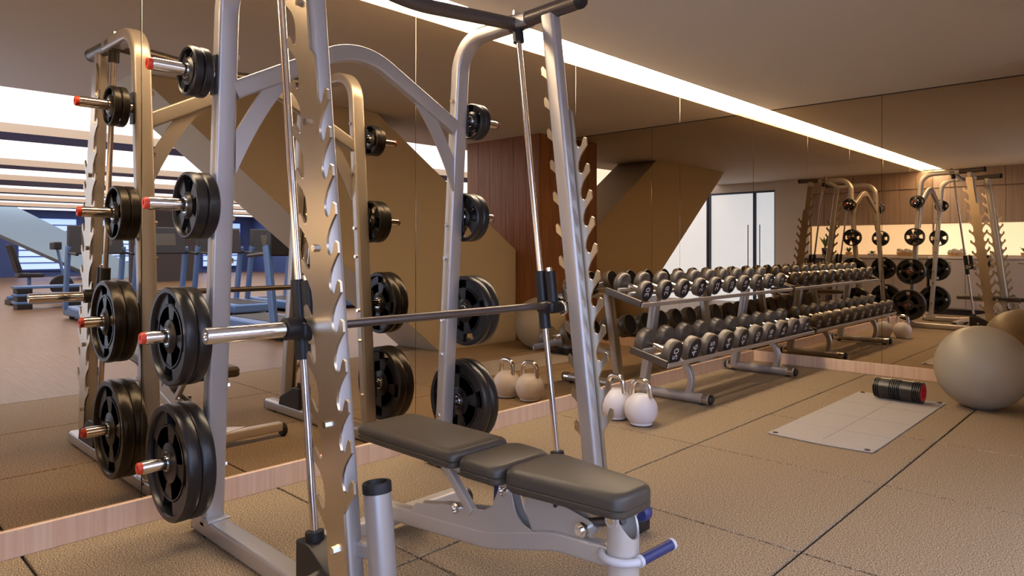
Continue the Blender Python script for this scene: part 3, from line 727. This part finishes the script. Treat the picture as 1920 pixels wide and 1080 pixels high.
# ================================================================== HALL EQUIPMENT (in the mirrors)
def treadmill():
    t = local('treadmill', 'x', 'treadmill', (0,0,0), 'treadmills in the hall')
    MB().box(-0.95, 0.85, -0.40, 0.40, 0.05, 0.20).build('deck', 'machine_blue_lit', t, bev=0.03)
    MB().box(-0.90, 0.55, -0.26, 0.26, 0.200, 0.206).build('belt', 'black_rubber', t)
    for s_ in (-1, 1):
        MB().sweep([(0.70, s_*0.40, 0.16), (0.50, s_*0.40, 1.18)], rrect(0.07, 0.03, 0.02), (0,1,0)).build('upright', 'machine_blue_lit', t)
        MB().sweep([(0.52, s_*0.40, 1.08), (0.0, s_*0.40, 1.05)], circ(0.024, 12), (0,1,0)).build('handrail', 'black_plastic', t)
        MB().cyl((-0.8, s_*0.3, 0), (-0.8, s_*0.3, 0.06), 0.04, n=14).build('foot', 'black_rubber', t)
        MB().cyl((0.7, s_*0.3, 0), (0.7, s_*0.3, 0.06), 0.04, n=14).build('foot', 'black_rubber', t)
    c = MB().prism([(0.42, 1.05), (0.62, 1.05), (0.60, 1.52), (0.54, 1.52)], lambda u, v, d: (u, d, v), -0.40, 0.40).build('console', 'black_plastic', t, bev=0.02)
    MB().prism([(0.455, 1.20), (0.462, 1.20), (0.538, 1.48), (0.531, 1.48)], lambda u, v, d: (u, d, v), -0.22, 0.22).build('screen', 'screen', c)
    MB().cyl((0.47, -0.38, 1.10), (0.47, 0.38, 1.10), 0.022, n=12).build('cross_bar', 'black_plastic', t)
    return t
tm = treadmill(); tm.location = (9.2, -3.35, 0); tm.rotation_euler = (0,0,0); tm['label'] = 'treadmill at the near end of the hall row, seen in the left mirror'
for k, wd in enumerate(['second', 'third', 'fourth', 'fifth']):
    dup(tm, (9.2, -3.35+1.02*(k+1), 0), 0, wd+' treadmill of the hall row, seen in the left mirror')
dup(tm, (5.6, -2.3, 0), PI, 'single treadmill standing close behind the leaning column')
# exercise bike
t = local('exercise_bike', 'dark recumbent exercise bike beside the treadmill row', 'exercise bike', (14.0, -3.2, 0), rotz=PI/2)
MB().box(-0.6, 0.6, -0.06, 0.06, 0.10, 0.18).build('frame_beam', 'machine_blue_lit', t, bev=0.02)
for x in (-0.55, 0.55): MB().box(x-0.04, x+0.04, -0.28, 0.28, 0.0, 0.10).build('foot', 'black_plastic', t, bev=0.015)
MB().prism([(-0.45, 0.55), (0.0, 0.55), (0.02, 0.62), (-0.42, 0.64)], lambda u, v, d: (u, d, v), -0.2, 0.2).build('seat', 'black_rubber', t, bev=0.02)
MB().sweep([(-0.22, 0, 0.16), (-0.22, 0, 0.56)], circ(0.035, 12), (0,1,0)).build('seat_post', 'machine_blue_lit', t)
MB().prism([(-0.44, 0.66), (-0.36, 0.66), (-0.52, 1.22), (-0.60, 1.22)], lambda u, v, d: (u, d, v), -0.2, 0.2).build('backrest', 'black_rubber', t, bev=0.02)
MB().lathe([(0, -0.05), (0.20, -0.05), (0.22, -0.03), (0.22, 0.03), (0.20, 0.05), (0, 0.05)], (0.36, 0, 0.36), (0,1,0), 24).build('flywheel_cover', 'black_plastic', t)
MB().sweep([(0.40, 0, 0.5), (0.28, 0, 1.15)], circ(0.03, 12), (0,1,0)).build('console_post', 'machine_blue_lit', t)
MB().box(0.18, 0.32, -0.2, 0.2, 1.12, 1.28).build('console', 'black_plastic', t, bev=0.02)
# stack of step platforms
for k, wd in enumerate(['bottom', 'middle', 'top']):
    t = local('step_platform', wd+' aerobic step platform of a stack in the hall', 'step platform', (12.6, -3.4, 0.145*k), 'stacked step platforms')
    MB().box(-0.2, 0.2, -0.55, 0.55, 0.095, 0.145).build('deck', 'machine_blue_lit', t, bev=0.012)
    for s_ in (-1, 1): MB().box(-0.19, 0.19, s_*0.40-0.12, s_*0.40+0.12, 0.0, 0.095).build('riser', 'black_plastic', t, bev=0.01)
